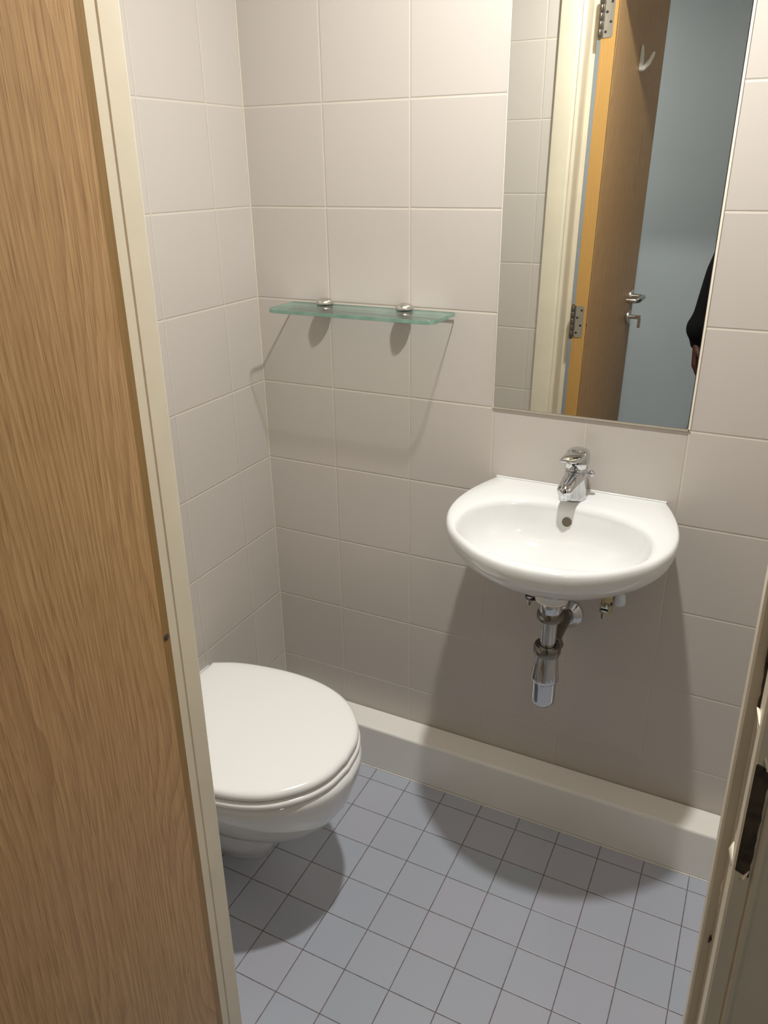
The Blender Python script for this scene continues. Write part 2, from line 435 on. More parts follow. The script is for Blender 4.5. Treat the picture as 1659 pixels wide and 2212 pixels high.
part('leaf', bm, m_oak, door)
bm = bmesh.new(); dbox(bm, 0.0, 0.012, -DT, -0.0006, 0.008, 2.03)
for f in bm.faces:
    if f.calc_center_median().y > -1.012: f.material_index = 1
bm.normal_update()
o = part('edge_lipping', bm, [m_lip, m_pine], door)
for f in o.data.polygons: f.material_index = 1 if f.normal.y > 0.6 else 0
label(o, 'golden varnished softwood hinge edge')
bm = bmesh.new(); dbox(bm, DW-0.008, DW, -DT, -0.0004, 0.008, 2.03)
label(part('edge_lipping', bm, m_lip, door), 'darker latch edge lipping')
# a dark knot mark in the lipping
bm = bmesh.new(); lathe(bm, [(0.004, 0), (0.004, 0.0006), (0.002, 0.0009)], dp(0.006, -0.0008, 1.045), (nx.x, nx.y, 0), 20)
part('knot', bm, m_rawwood, door)
# hinges
for zc in (1.895, 1.055, 0.20):
    bm = bmesh.new()
    # leaf let into the hinge edge
    a0, a1 = -DT+0.001, -0.010
    zz = [zc-0.05, zc+0.05]
    pr = []
    for (t, z, c) in ((a0, zz[0], 0), (a1, zz[0], 1), (a1, zz[1], 1), (a0, zz[1], 0)):
        if not c: pr.append((t, z)); continue
        cz = z+0.008 if z == zz[0] else z-0.008; ct = t-0.008
        rng = range(-90, 1, 15) if z == zz[0] else range(0, 91, 15)
        for g in rng: pr.append((ct+0.008*math.cos(math.radians(g)), cz+0.008*math.sin(math.radians(g))))
    A = [bm.verts.new(dp(0.0002, t, z)) for t, z in pr]; B = [bm.verts.new(dp(-0.0018, t, z)) for t, z in pr]
    for k in range(len(A)): bm.faces.new((A[k], A[(k+1) % len(A)], B[(k+1) % len(A)], B[k]))
    bm.faces.new(A); bm.faces.new(B)
    h = part('hinge', bm, m_steel, door)
    bm = bmesh.new()
    for k in range(5):
        c = dp(-0.010, -DT-0.002, zc-0.05+k*0.02)
        lathe(bm, [(0.0055, 0.0006), (0.006, 0.0012), (0.006, 0.0188), (0.0055, 0.0194)], c, (0, 0, 1), 20)
    lathe(bm, [(0.003, 0), (0.005, 0.001), (0.005, 0.004), (0.002, 0.006)], dp(-0.010, -DT-0.002, zc+0.05), (0, 0, 1), 16)
    lathe(bm, [(0.002, -0.006), (0.005, -0.004), (0.005, -0.001), (0.003, 0)], dp(-0.010, -DT-0.002, zc-0.05), (0, 0, 1), 16)
    k_ = part('knuckle', bm, m_chrome2, h, smooth=True)
    bm = bmesh.new()
    for (t, z) in ((-0.030, zc-0.036), (-0.018, zc-0.012), (-0.030, zc+0.012), (-0.018, zc+0.036)):
        lathe(bm, [(0.0036, 0), (0.0036, 0.0005), (0.001, 0.0002)], dp(-0.0018, t, z), (-ax.x, -ax.y, 0), 16)
    part('screws', bm, m_dark, h)
# lever handle: round rose, neck, return-to-door lever pointing at the hinges
HS, HZ = 0.632, 1.052
hd = bmesh.new(); N3 = (nx.x, nx.y, 0)
lathe(hd, [(0.026, 0), (0.026, 0.006), (0.0245, 0.008), (0.012, 0.0085)], dp(HS, 0, HZ), N3, 40)
rose = part('handle_rose', hd, m_steel, door, smooth=True)
bm = bmesh.new()
path = [dp(HS, 0.004, HZ), dp(HS, 0.030, HZ)] + [dp(HS-0.016+0.016*math.cos(a), 0.036+0.016*math.sin(a), HZ) for a in [0.3, 0.7, 1.1, 1.57]]
path += [dp(HS-0.05, 0.052, HZ), dp(HS-0.085, 0.052, HZ)] + [dp(HS-0.098-0.014*math.sin(a), 0.038+0.014*math.cos(a), HZ) for a in [0.3, 0.8, 1.2, 1.57]]
path += [dp(HS-0.112, 0.020, HZ), dp(HS-0.112, 0.010, HZ)]
tube(bm, path, 0.0095, 20)
part('lever', bm, m_steel, rose, smooth=True)
TZ = HZ-0.078
bm = bmesh.new(); lathe(bm, [(0.026, 0), (0.026, 0.006), (0.0245, 0.008), (0.010, 0.0085)], dp(HS, 0, TZ), N3, 40)
rose2 = part('thumb_turn_rose', bm, m_steel, door, smooth=True)
bm = bmesh.new()
lathe(bm, [(0.008, 0), (0.008, 0.022)], dp(HS, 0.006, TZ), N3, 24)
dbox(bm, HS-0.006, HS+0.006, 0.016, 0.048, TZ-0.007, TZ+0.007)
dbox(bm, HS-0.006, HS+0.006, 0.040, 0.050, TZ-0.040, TZ-0.0072)
part('thumb_turn', bm, m_steel, rose2)
# scuff at the bottom region of the leaf face
bm = bmesh.new(); lathe(bm, [(0.012, 0.0003), (0.010, 0.0008), (0.001, 0.0004)], dp(0.345, 0, 0.625), N3, 9)
part('filled_patch', bm, m_whiteplast, door)
# coat hook
hk = thing('coat_hook', 'small white plastic coat hook stuck high on the oak door', 'hook', dp(0.335, 0, 1.82))
bm = bmesh.new()
def hookring(z, wdt, t0, t1): return [dp(0.335-wdt, t0, z), dp(0.335+wdt, t0, z), dp(0.335+wdt, t1, z), dp(0.335-wdt, t1, z)]
rr = [hookring(1.787, 0.004, 0.0002, 0.006), hookring(1.792, 0.010, 0.0002, 0.010), hookring(1.81, 0.012, 0.0002, 0.010), hookring(1.84, 0.010, 0.0002, 0.008), hookring(1.856, 0.007, 0.0002, 0.006), hookring(1.862, 0.003, 0.0002, 0.003)]
loft(bm, rr)
part('back_plate', bm, m_whiteplast, hk, bevel=0.0015)
bm = bmesh.new()
tube(bm, catmull([dp(0.335, 0.004, 1.795), dp(0.335, 0.014, 1.798), dp(0.335, 0.028, 1.812), dp(0.335, 0.038, 1.832), dp(0.335, 0.041, 1.840)], 5), [0.0085]*6+[0.0075]*5+[0.006]*5+[0.0045]*4+[0.002], 14)
part('hook_arm', bm, m_whiteplast, hk, smooth=True)

# ------------------------------------------------------------------ mirror
MX0, MX1, MZ0, MZ1 = 0.5998, 0.9945, 1.0455, 2.075
mir = thing('wall_mirror', 'tall frameless wall mirror above the washbasin', 'mirror', (0.797, 0, MZ0))
bm = bmesh.new(); box(bm, MX0, MX1, -0.006, -0.0004, MZ0, MZ1)
o = part('mirror_pane', bm, [m_mirroredge, m_mirror], mir)
for f in o.data.polygons:
    if f.normal.y < -0.9: f.material_index = 1
bm = bmesh.new()
for (a, b_, c, e) in ((MX0-0.0045, MX1+0.0050, MZ0-0.0055, MZ0-0.0006), (MX1+0.0004, MX1+0.0055, MZ0-0.0055, MZ1), (MX0-0.0035, MX0-0.0008, MZ0-0.0055, MZ1)):
    box(bm, a, b_, -0.0028, -0.0002, c, e)
o = part('sealant_bead', bm, m_sealant, mir, bevel=0.001)

# ------------------------------------------------------------------ glass shelf
SZ = 1.2385
sh = thing('glass_shelf', 'clear green-edged glass shelf on two steel clips', 'shelf', (0.30, 0, SZ))
def rrect(x0, x1, yb, yf, rad, n=8):
    P = [(x0, yb), (x0, yf+rad)]
    P += [(x0+rad-rad*math.cos(a), yf+rad-rad*math.sin(a)) for a in [PI/2*k/n for k in range(1, n+1)]]
    P += [(x1-rad+rad*math.sin(a), yf+rad-rad*math.cos(a)) for a in [PI/2*k/n for k in range(0, n+1)]]
    P += [(x1, yb)]
    return P
out_ = rrect(0.107, 0.506, -0.008, -0.124, 0.022)
bm = bmesh.new(); prism(bm, out_, SZ-0.0080, SZ)
o = part('glass_plate', bm, [m_glassedge, m_glass], sh, bevel=0.0006, seg=2)
for f in o.data.polygons:
    if abs(f.normal.z) > 0.9: f.material_index = 1
for x in (0.198, 0.395):
    bm = bmesh.new()
    lathe(bm, [(0.0, 0.0145), (0.006, 0.0140), (0.013, 0.0120), (0.0178, 0.0085), (0.0195, 0.0045), (0.0195, 0.002), (0.0172, 0.0006)], (x, -0.022, SZ), (0, 0, 1), 40, cap=False)
    lathe(bm, [(0.0172, -0.0086), (0.0185, -0.011), (0.0172, -0.016), (0.011, -0.021), (0.0, -0.022)], (x, -0.022, SZ), (0, 0, 1), 40, cap=False)
    c = part('shelf_clip', bm, m_steel, sh, smooth=True)
    bm = bmesh.new(); lathe(bm, [(0.006, -0.0005), (0.006, 0.018)], (x, -0.0004, SZ-0.013), (0, -1, 0), 20)
    part('wall_stud', bm, m_steel, c, smooth=True)

# ------------------------------------------------------------------ washbasin
CX = 0.795
def rimz(y): return 0.885+0.06*y
half = catmull([(0.183, -0.0006, 0), (0.203, -0.045, 0), (0.219, -0.095, 0), (0.2265, -0.150, 0), (0.219, -0.208, 0), (0.188, -0.270, 0), (0.125, -0.328, 0), (0.062, -0.357, 0), (0.0, -0.3655, 0)], 8)
poly = [(p.x, p.y) for p in half] + [(-p.x, p.y) for p in reversed(half[:-1])]
C0 = Vector((0, -0.165))
def radial(pl, a, c=C0):
    dx, dy = math.cos(a), math.sin(a); best = None
    n = len(pl)
    for i in range(n):
        x1, y1 = pl[i]; x2, y2 = pl[(i+1) % n]
        ex, ey = x2-x1, y2-y1; den = dx*ey-dy*ex
        if abs(den) < 1e-12: continue
        t = ((x1-c.x)*ey-(y1-c.y)*ex)/den; s = ((x1-c.x)*dy-(y1-c.y)*dx)/den
        if t > 0 and -1e-6 <= s <= 1+1e-6 and (best is None or t > best): best = t
    return (c.x+dx*best, c.y+dy*best)
ca = math.atan2(0.1644, 0.183)
angs = []
NB = 176
for k in range(NB): angs.append(2*PI*k/NB)
# snap the nearest angles to the two corners at the wall
for target in (ca, PI-ca):
    j = min(range(NB), key=lambda i: abs(angs[i]-target)); angs[j] = target
OUT = [radial(poly, a) for a in angs]
def inner_pt(a, sx=1.0, sy=1.0, cy=-0.208):
    ax_, n_ = 0.187, 2.35
    ct, st = math.cos(a), math.sin(a); b_ = 0.121 if st > 0 else 0.129
    rr = 1/((abs(ct)/ax_)**n_+(abs(st)/b_)**n_)**(1/n_)
    return (rr*ct*sx, cy+rr*st*sy)
rings = []
def oring(sx, sy, dz, bz=None):
    R_ = []
    for (x, y) in OUT:
        yy = y*sy if y < -0.0006 else y
        z = (rimz(yy)+dz) if bz is None else bz
        R_.append((CX+x*sx, yy, z))
    return R_
rings.append(oring(0.12, 0.55, 0, 0.764))
for sx, sy, zz_ in ((0.30, 0.62, 0.7645), (0.48, 0.71, 0.7675), (0.64, 0.79, 0.774), (0.76, 0.855, 0.784), (0.855, 0.91, 0.797), (0.925, 0.952, 0.811), (0.965, 0.978, 0.824)):
    rings.append([(x, y, zz_ + 0.045*(y+0.25)*(zz_-0.764)/0.12) for x, y, z in oring(sx, sy, 0, 0)])
for sx, sy, dz in ((0.990, 0.996, -0.030), (1.0, 1.0, -0.019), (1.0, 1.0, -0.012), (0.996, 0.9975, -0.006), (0.986, 0.992, -0.0018), (0.970, 0.984, 0.0)):
    rings.append(oring(sx, sy, dz))
# rim top towards the bowl edge
outer_top = [(x*0.970, y*0.984 if y < -0.0006 else y) for x, y in OUT]
inn = [inner_pt(a) for a in angs]
# re-aim the inner ring along directions from its own centre
def lerp(a, b_, t): return (a[0]+(b_[0]-a[0])*t, a[1]+(b_[1]-a[1])*t)
for t, dz in ((0.35, 0.0010), (0.75, 0.0008), (0.93, -0.0005)):
    rings.append([(CX+p[0], p[1], rimz(p[1])+dz) for p in (lerp(a, b_, t) for a, b_ in zip(outer_top, inn))])
for s, dz in ((0.993, -0.004), (0.978, -0.011), (0.952, -0.025), (0.912, -0.042), (0.84, -0.061), (0.73, -0.076), (0.60, -0.085), (0.44, -0.0945), (0.28, -0.099), (0.13, -0.101)):
    k = (1-s)
    rings.append([(CX+p[0], p[1], rimz(-0.208)+(rimz(p[1])-rimz(-0.208))*s+dz) for p in (inner_pt(a, s, s, -0.208+0.012*k) for a in angs)])
bas = thing('wash_basin', 'small white ceramic wall-hung washbasin beneath the mirror', 'washbasin', (CX, 0, 0.764))
bm = bmesh.new(); loft(bm, rings)
bmesh.ops.recalc_face_normals(bm, faces=bm.faces[:])
bvh = BVHTree.FromBMesh(bm)
# boss under the bowl for the waste
part('bowl', bm, m_ceramic, bas, smooth=True, angle=60)
TX, TY = 0.797, -0.170
bm = bmesh.new()
lathe(bm, [(0.030, 0.775), (0.036, 0.745), (0.0345, 0.713), (0.033, 0.708)], (TX, TY, 0), (0, 0, 1), 48)
part('waste_boss', bm, m_ceramic, bas, smooth=True)
bm = bmesh.new(); box(bm, CX-0.182, CX+0.182, -0.0060, -0.0004, 0.8835, 0.8880)
part('sealant_bead', bm, m_ceramic, bas, bevel=0.0015)
hit, nrm, _, _ = bvh.ray_cast(Vector((0.7975, -0.22, 0.846)), Vector((0, 1, 0)))
if hit is None: hit, nrm = Vector((0.7975, -0.11, 0.846)), Vector((0, -0.8, 0.6))
if nrm.y > 0: nrm = -nrm
bm = bmesh.new(); lathe(bm, [(0.0118, -0.001), (0.0122, 0.0008), (0.0105, 0.0012), (0.0100, 0.0004)], hit, nrm, 36, cap=False)
part('overflow_ring', bm, m_ceramic, bas, smooth=True)
bm = bmesh.new(); lathe(bm, [(0.0102, 0.0003), (0.006, 0.0004), (0.0001, 0.0004)], hit, nrm, 36, mi=0)
label(part('overflow_hole', bm, m_lime, bas), 'dark round overflow hole')
bm = bmesh.new()
bz_ = rimz(-0.208)-0.101
lathe(bm, [(0.031, 0.0), (0.031, 0.002), (0.028, 0.0035), (0.024, 0.0025), (0.022, 0.0055), (0.010, 0.0075), (0.0, 0.008)], (CX, -0.199, bz_), (0, 0, 1), 40, cap=False)
part('plug', bm, m_chrome, bas, smooth=True)

# ------------------------------------------------------------------ mixer tap
BX, BY, BZ = 0.797, -0.046, rimz(-0.046)+0.001
tap = thing('mixer_tap', 'chrome single-lever mixer tap on the back of the washbasin', 'tap', (BX, BY, BZ))
def ell(cx, cy, cz, rx_, ry_, tilt=0.0, n=40, p=2.3):
    R_ = []
    for k in range(n):
        a = 2*PI*k/n; c_, s_ = math.cos(a), math.sin(a)
        x = rx_*math.copysign(abs(c_)**(2/p), c_); y = ry_*math.copysign(abs(s_)**(2/p), s_)
        R_.append((cx+x, cy+y, cz+y*tilt))
    return R_
bm = bmesh.new()
loft(bm, [ell(BX, BY, BZ, 0.0245, 0.0250, 0, p=2), ell(BX, BY, BZ+0.003, 0.0250, 0.0255, 0, p=2), ell(BX, BY, BZ+0.008, 0.0240, 0.0245, 0, p=2), ell(BX, BY, BZ+0.030, 0.0232, 0.0238, 0, p=2), ell(BX, BY, BZ+0.055, 0.0228, 0.0232, 0, p=2), ell(BX, BY, BZ+0.066, 0.0222, 0.0222, 0.05, p=2), ell(BX, BY, BZ+0.070, 0.0195, 0.0195, 0.05, p=2)])
body = part('tap_body', bm, m_chrome, tap, smooth=True, angle=60)
# spout: leaves the body low and reaches forward over the bowl
bm = bmesh.new()
sp = catmull([(BX, BY+0.002, BZ+0.047), (BX-0.001, BY-0.022, BZ+0.049), (BX-0.002, BY-0.044, BZ+0.046), (BX-0.004, BY-0.064, BZ+0.041), (BX-0.005, BY-0.076, BZ+0.036)], 5)
rg = []
for i, p in enumerate(sp):
    t = i/(len(sp)-1)
    wx = 0.0215*(1-t)+0.0150*t; hz = 0.0175*(1-t)+0.0110*t
    if t > 0.93: wx *= 0.90; hz *= 0.90
    tz = 0.30*t
    rg.append([(p.x+wx*math.cos(a), p.y-tz*hz*math.sin(a), p.z+hz*math.sin(a)*(1 if math.sin(a) > 0 else 0.8)) for a in [2*PI*k/32 for k in range(32)]])
e = rg[-1]; c = Vector((BX-0.005, BY-0.080, BZ+0.034))
rg.append([tuple(c.lerp(Vector(q), 0.6)) for q in e]); rg.append([tuple((c+Vector((0, -0.002, 0))).lerp(Vector(q), 0.15)) for q in e])
loft(bm, rg)
spt = part('spout', bm, m_chrome, body, smooth=True, angle=60)
bm = bmesh.new(); lathe(bm, [(0.0115, 0.004), (0.0120, -0.002), (0.0118, -0.009), (0.0105, -0.0105), (0.009, -0.0105)], (BX-0.005, BY-0.067, BZ+0.031), (0, -0.18, 1), 32)
part('aerator', bm, m_chrome, body, smooth=True)
# lever cap: rounded dome over the cartridge with a short flat tongue to the front
bm = bmesh.new()
loft(bm, [ell(BX, BY-0.001, BZ+0.0690, 0.0215, 0.0220, 0.06, p=2.2), ell(BX, BY-0.001, BZ+0.0716, 0.0245, 0.0250, 0.06, p=2.2), ell(BX, BY, BZ+0.0836, 0.0255, 0.0262, 0.04, p=2.2), ell(BX, BY+0.001, BZ+0.0957, 0.0242, 0.0250, 0.02, p=2.3), ell(BX, BY+0.002, BZ+0.1025, 0.0205, 0.0212, 0, p=2.4), ell(BX, BY+0.003, BZ+0.1060, 0.0130, 0.0135, 0, p=2.3), ell(BX, BY+0.003, BZ+0.1068, 0.004, 0.004, 0, p=2)])
lev = part('lever_cap', bm, m_chrome, tap, smooth=True, angle=60)
bm = bmesh.new()
def tong(cx, y, z, wx, hz): return [(cx+wx*math.copysign(abs(math.cos(a))**0.7, math.cos(a)), y, z+hz*math.copysign(abs(math.sin(a))**0.8, math.sin(a))) for a in [2*PI*k/28 for k in range(28)]]
loft(bm, [tong(BX-0.001, BY-0.008, BZ+0.0945, 0.0215, 0.0085), tong(BX-0.003, BY-0.022, BZ+0.0945, 0.0205, 0.0078), tong(BX-0.006, BY-0.038, BZ+0.0940, 0.0190, 0.0060), tong(BX-0.008, BY-0.050, BZ+0.0940, 0.0170, 0.0042), tong(BX-0.009, BY-0.055, BZ+0.0940, 0.0130, 0.0026)])
part('lever', bm, m_chrome, lev, smooth=True, angle=60)
bm = bmesh.new(); lathe(bm, [(0.0029, 0.0), (0.0031, 0.0012), (0.0001, 0.0013)], (BX-0.001, BY-0.0268, BZ+0.081), (0, -1, 0.1), 20)
label(part('indicator_dot', bm, m_dark, lev), 'small black dot')
bm = bmesh.new()
tube(bm, [(BX+0.020, BY+0.010, BZ+0.052), (BX+0.027, BY+0.012, BZ+0.052)], 0.0028, 16)
lathe(bm, [(0.0001, -0.0075), (0.004, -0.0062), (0.0068, -0.003), (0.0075, 0), (0.0068, 0.003), (0.004, 0.0062), (0.0001, 0.0075)], (BX+0.029, BY+0.012, BZ+0.053), (0, 0, 1), 28, cap=False)
part('pop_up_knob', bm, m_chrome, body, smooth=True)

# ------------------------------------------------------------------ bottle trap
trap = thing('bottle_trap', 'chrome bottle trap hanging under the washbasin', 'trap', (TX, TY, 0.44))
def cyl(name, prof, mat, par, org=(TX, TY, 0), axis=(0, 0, 1), n=40, ang_=40, cap=True):
    bm = bmesh.new(); lathe(bm, prof, org, axis, n, cap=cap); return part(name, bm, mat, par, smooth=True, angle=ang_)
cyl('waste_flange', [(0.033, 0.7075), (0.0335, 0.706), (0.033, 0.703), (0.024, 0.7025)], m_sealant, trap)
cyl('tailpiece', [(0.0236, 0.710), (0.0238, 0.700), (0.0238, 0.671), (0.0225, 0.669)], m_chrome, trap)
cyl('slip_nut', [(0.0225, 0.6735), (0.0268, 0.672), (0.0275, 0.669), (0.0275, 0.661), (0.0262, 0.657), (0.018, 0.656)], m_chrome2, trap)
cyl('inlet_tube', [(0.0165, 0.665), (0.0165, 0.570)], m_chrome, trap)
cyl('collar', [(0.0175, 0.592), (0.0185, 0.594), (0.0262, 0.594), (0.0285, 0.590), (0.0288, 0.578), (0.0265, 0.571), (0.022, 0.569)], m_chrome2, trap)
tb = bmesh.new()
# fluted cone over a cup
nfl = 48; prof = [(0.0235, 0.575), (0.0240, 0.568), (0.0262, 0.550), (0.0292, 0.526), (0.0305, 0.513), (0.0300, 0.5065), (0.0268, 0.504)]
rg = []
for j, (rr_, h) in enumerate(prof):
    dep = (0, 0, 0.0012, 0.0018, 0.0020, 0.0010, 0)[j]
    rg.append([(TX+(rr_-dep*(0.5-0.5*math.cos(10*2*PI*k/nfl)))*math.cos(2*PI*k/nfl), TY+(rr_-dep*(0.5-0.5*math.cos(10*2*PI*k/nfl)))*math.sin(2*PI*k/nfl), h) for k in range(nfl)])
loft(tb, rg)
part('trap_body', tb, m_chrome, trap, smooth=True, angle=60)
cyl('trap_cup', [(0.0252, 0.508), (0.0256, 0.500), (0.0256, 0.458), (0.0248, 0.449), (0.0215, 0.4435), (0.012, 0.442), (0.0, 0.4418)], m_chrome, trap, cap=False)
cyl('outlet_nut', [(0.018, 0.018), (0.0245, 0.020), (0.0265, 0.024), (0.0265, 0.036), (0.0240, 0.040), (0.016, 0.041)], m_chrome2, trap, org=(TX, TY, 0.578), axis=(0, 1, 0), n=8, ang_=20)
bm = bmesh.new(); tube(bm, [(TX, TY+0.018, 0.578), (TX, TY+0.060, 0.578), (TX, TY+0.120, 0.578), (TX, -0.0005, 0.578)], 0.0162, 32)
part('outlet_pipe', bm, m_chrome2, trap, smooth=True)
bm = bmesh.new(); lathe(bm, [(0.037, 0.0005), (0.0372, 0.003), (0.035, 0.006), (0.030, 0.008), (0.025, 0.015), (0.0185, 0.018), (0.017, 0.0175)], (TX, 0, 0.576), (0, -1, 0), 48)
part('escutcheon', bm, m_chrome, trap, smooth=True)

# ------------------------------------------------------------------ isolation valves and tap tails
def valve(name, x, z, lbl, hexmat, capx=None):
    t = thing(name, lbl, 'valve', (x, -0.05, z))
    bm = bmesh.new(); lathe(bm, [(0.0125, -0.026), (0.0145, -0.024), (0.0145, -0.004), (0.010, -0.002), (0.010, 0.004), (0.0145, 0.006), (0.0145, 0.018), (0.010, 0.022)], (x, -0.075, z), (0, 0, 1), 6)
    part('valve_body', bm, hexmat, t)
    bm = bmesh.new(); lathe(bm, [(0.0085, 0), (0.0085, 0.012), (0.0070, 0.0145)], (x, -0.082, z-0.006), (0, -1, -0.2), 24)
    s = part('screw_head', bm, m_chrome, t, smooth=True, angle=30)
    bm = bmesh.new(); box(bm, x-0.0085, x+0.0085, -0.0985, -0.0958, z-0.0095, z-0.0075)
    part('screw_slot', bm, m_dark, s)
    bm = bmesh.new(); tube(bm, [(x, -0.075, z+0.018), (x, -0.074, z+0.04), (x, -0.073, z+0.068)], 0.0065, 16)
    part('supply_tail', bm, m_steel, t, smooth=True)
    bm = bmesh.new(); tube(bm, [(x, -0.0004, z+0.002), (x, -0.04, z+0.002), (x, -0.070, z+0.002)], 0.0075, 16)
    lathe(bm, [(0.014, 0.0004), (0.014, 0.004), (0.008, 0.006)], (x, 0, z+0.002), (0, -1, 0), 28)
    part('wall_pipe', bm, m_chrome, t, smooth=True)
    bm = bmesh.new(); tube(bm, [(x-0.002, -0.088, z-0.022), (x-0.002, -0.090, z-0.034)], [0.0055, 0.004], 14)
    part('drain_plug', bm, m_chrome, t, smooth=True)
    if capx:
        bm = bmesh.new(); lathe(bm, [(0.009, 0), (0.0145, 0.004), (0.016, 0.012), (0.0145, 0.020), (0.009, 0.024)], (x+0.012, -0.066, z+0.004), (1, 0.25, 0.1), 28)
        label(part('side_cap', bm, m_bluecap, t, smooth=True), 'pale bluish white round cap')
    return t
valve('isolation_valve', 0.731, 0.664, 'slotted chrome isolation valve under the basin, left of the bottle trap', m_chrome2)
valve('isolation_valve', 0.893, 0.670, 'brass isolation valve with pale round cap under the basin, right of the bottle trap', m_brass, True)

# ------------------------------------------------------------------ toilet
TYC = -0.503
toi = thing('toilet', 'white wall-hung toilet with its lid closed', 'toilet', (0, TYC, 0))
def dshape(pts, n=10):
    c = catmull([(x, y, 0) for x, y in pts], n)
    top = [(p.x, p.y) for p in c]
    return top + [(x, -y) for x, y in reversed(top[:-1])]
LID = dshape([(0.040, 0.150), (0.10, 0.176), (0.18, 0.192), (0.26, 0.197), (0.335, 0.188), (0.403, 0.160), (0.455, 0.112), (0.483, 0.060), (0.492, 0.0)])
def dring(pl, k, z, x0=0.04, dome=0.0):
    R_ = []
    for x, y in pl:
        cx_ = 0.26
        xx = cx_+(x-cx_)*k; yy = y*k
        R_.append((xx, TYC+yy, z))
    return R_
bm = bmesh.new()
rg = [dring(LID, 0.955, 0.4240), dring(LID, 0.990, 0.4245), dring(LID, 1.0, 0.4275), dring(LID, 1.0, 0.432), dring(LID, 0.994, 0.4365), dring(LID, 0.975, 0.4405), dring(LID, 0.94, 0.4423), dring(LID, 0.85, 0.4432), dring(LID, 0.6, 0.4440), dring(LID, 0.3, 0.4446), dring(LID, 0.08, 0.4448)]
loft(bm, rg)
part('lid', bm, m_plastic, toi, smooth=True, angle=60)
bm = bmesh.new()
loft(bm, [dring(LID, 0.965, 0.4035), dring(LID, 1.004, 0.4042), dring(LID, 1.013, 0.4075), dring(LID, 1.014, 0.412), dring(LID, 1.009, 0.4160), dring(LID, 0.985, 0.4175), dring(LID, 0.93, 0.4180)])
part('seat', bm, m_plastic, toi, smooth=True, angle=60)
for s in (-1, 1):
    bm = bmesh.new(); lathe(bm, [(0.010, -0.022), (0.011, -0.020), (0.011, 0.020), (0.010, 0.022)], (0.036, TYC+s*0.078, 0.418), (0, 1, 0), 24)
    part('hinge', bm, m_steel, toi, smooth=True)
def bowlring(xf, hw, z, flat=0.0):
    pts = [(0.0, hw*0.94), (xf*0.25, hw*0.985), (xf*0.48, hw), (xf*0.66, hw*0.955), (xf*0.81, hw*0.80), (xf*0.92, hw*0.55), (xf*0.98, hw*0.28), (xf, 0.0)]
    return [(x, TYC+y, z) for x, y in dshape(pts, 8)]
bm = bmesh.new()
loft(bm, [bowlring(0.33, 0.055, 0.203), bowlring(0.372, 0.080, 0.206), bowlring(0.402, 0.103, 0.216), bowlring(0.430, 0.126, 0.236), bowlring(0.455, 0.147, 0.264), bowlring(0.476, 0.166, 0.297), bowlring(0.491, 0.180, 0.332), bowlring(0.500, 0.190, 0.364), bowlring(0.503, 0.194, 0.385), bowlring(0.502, 0.193, 0.395), bowlring(0.495, 0.188, 0.4000), bowlring(0.40, 0.15, 0.4010)])
part('bowl', bm, m_ceramic, toi, smooth=True, angle=60)
bm = bmesh.new()
loft(bm, [bowlring(0.238, 0.030, 0.066), bowlring(0.260, 0.043, 0.068), bowlring(0.277, 0.054, 0.078), bowlring(0.302, 0.073, 0.130), bowlring(0.335, 0.096, 0.200), bowlring(0.348, 0.104, 0.240)])
part('outlet_trunk', bm, m_ceramic, toi, smooth=True, angle=60)

# ------------------------------------------------------------------ ceiling lamps
def downlight(x, y, zc, r_, lbl):
    t = thing('ceiling_downlight', lbl, 'ceiling light', (x, y, zc))
    bm = bmesh.new(); lathe(bm, [(r_+0.016, -0.0005), (r_+0.017, -0.003), (r_+0.010, -0.006), (r_+0.001, -0.004), (r_+0.001, -0.0005)], (x, y, zc), (0, 0, 1), 48, cap=False)
    part('trim_ring', bm, m_steel, t, smooth=True)
    bm = bmesh.new(); lathe(bm, [(0.0001, -0.0030), (r_, -0.0030), (r_, -0.001), (0.0001, -0.001)], (x, y, zc), (0, 0, 1), 48, cap=False)
    part('lens', bm, m_lens, t)
downlight(LAMP[0], LAMP[1], CEIL, 0.035, 'round recessed downlight in the bathroom ceiling')
downlight(HALL_LAMP[0], HALL_LAMP[1], 2.40, 0.08, 'round ceiling light in the hall near the open door')
downlight(-0.25, -1.70, 2.40, 0.15, 'unseen round fill light added in the hall behind the open door')  # unseen fixture added for the lamp that fills the blue wall

# ------------------------------------------------------------------ the photographer, seen only in the mirror
PX, PY = 1.17, -1.90
per = thing('person', 'person in a black jacket standing in the hall, one arm hanging', 'person', (PX, PY, 0))
def capsule(bm, p0, p1, r0, r1, n=20, flat=1.0, flatdir=None):
    "tapered limb piece with round ends; flat < 1 squashes it along flatdir"
    p0, p1 = Vector(p0), Vector(p1); a = (p1-p0).normalized(); L_ = (p1-p0).length
    prof = [(r0*math.cos(t), -r0*math.sin(t)) for t in [PI/2*k/5 for k in range(5, 0, -1)]] + [(r0, 0), (r1, L_)] + [(r1*math.cos(t), L_+r1*math.sin(t)) for t in [PI/2*k/5 for k in range(1, 6)]]
    n0 = len(bm.verts)
    lathe(bm, prof, p0, a, n)
    if flatdir is not None:
        fd = Vector(flatdir).normalized(); bm.verts.ensure_lookup_table()
        for v in bm.verts[n0:]:
            q = v.co-p0; ax__ = a*q.dot(a); off = q-ax__
            v.co = p0+ax__+off-fd*(off.dot(fd)*(1-flat))
def chain(bm, pts, rads, **kw):
    for k in range(len(pts)-1): capsule(bm, pts[k], pts[k+1], rads[k], rads[k+1], **kw)
def torso(bm, rows, cx=PX, n=36):
    loft(bm, [[(cx+rx__*math.copysign(abs(math.cos(a))**0.85, math.cos(a)), cy+ry__*math.copysign(abs(math.sin(a))**0.85, math.sin(a)), z) for a in [2*PI*k/n for k in range(n)]] for (z, rx__, ry__, cy) in rows])
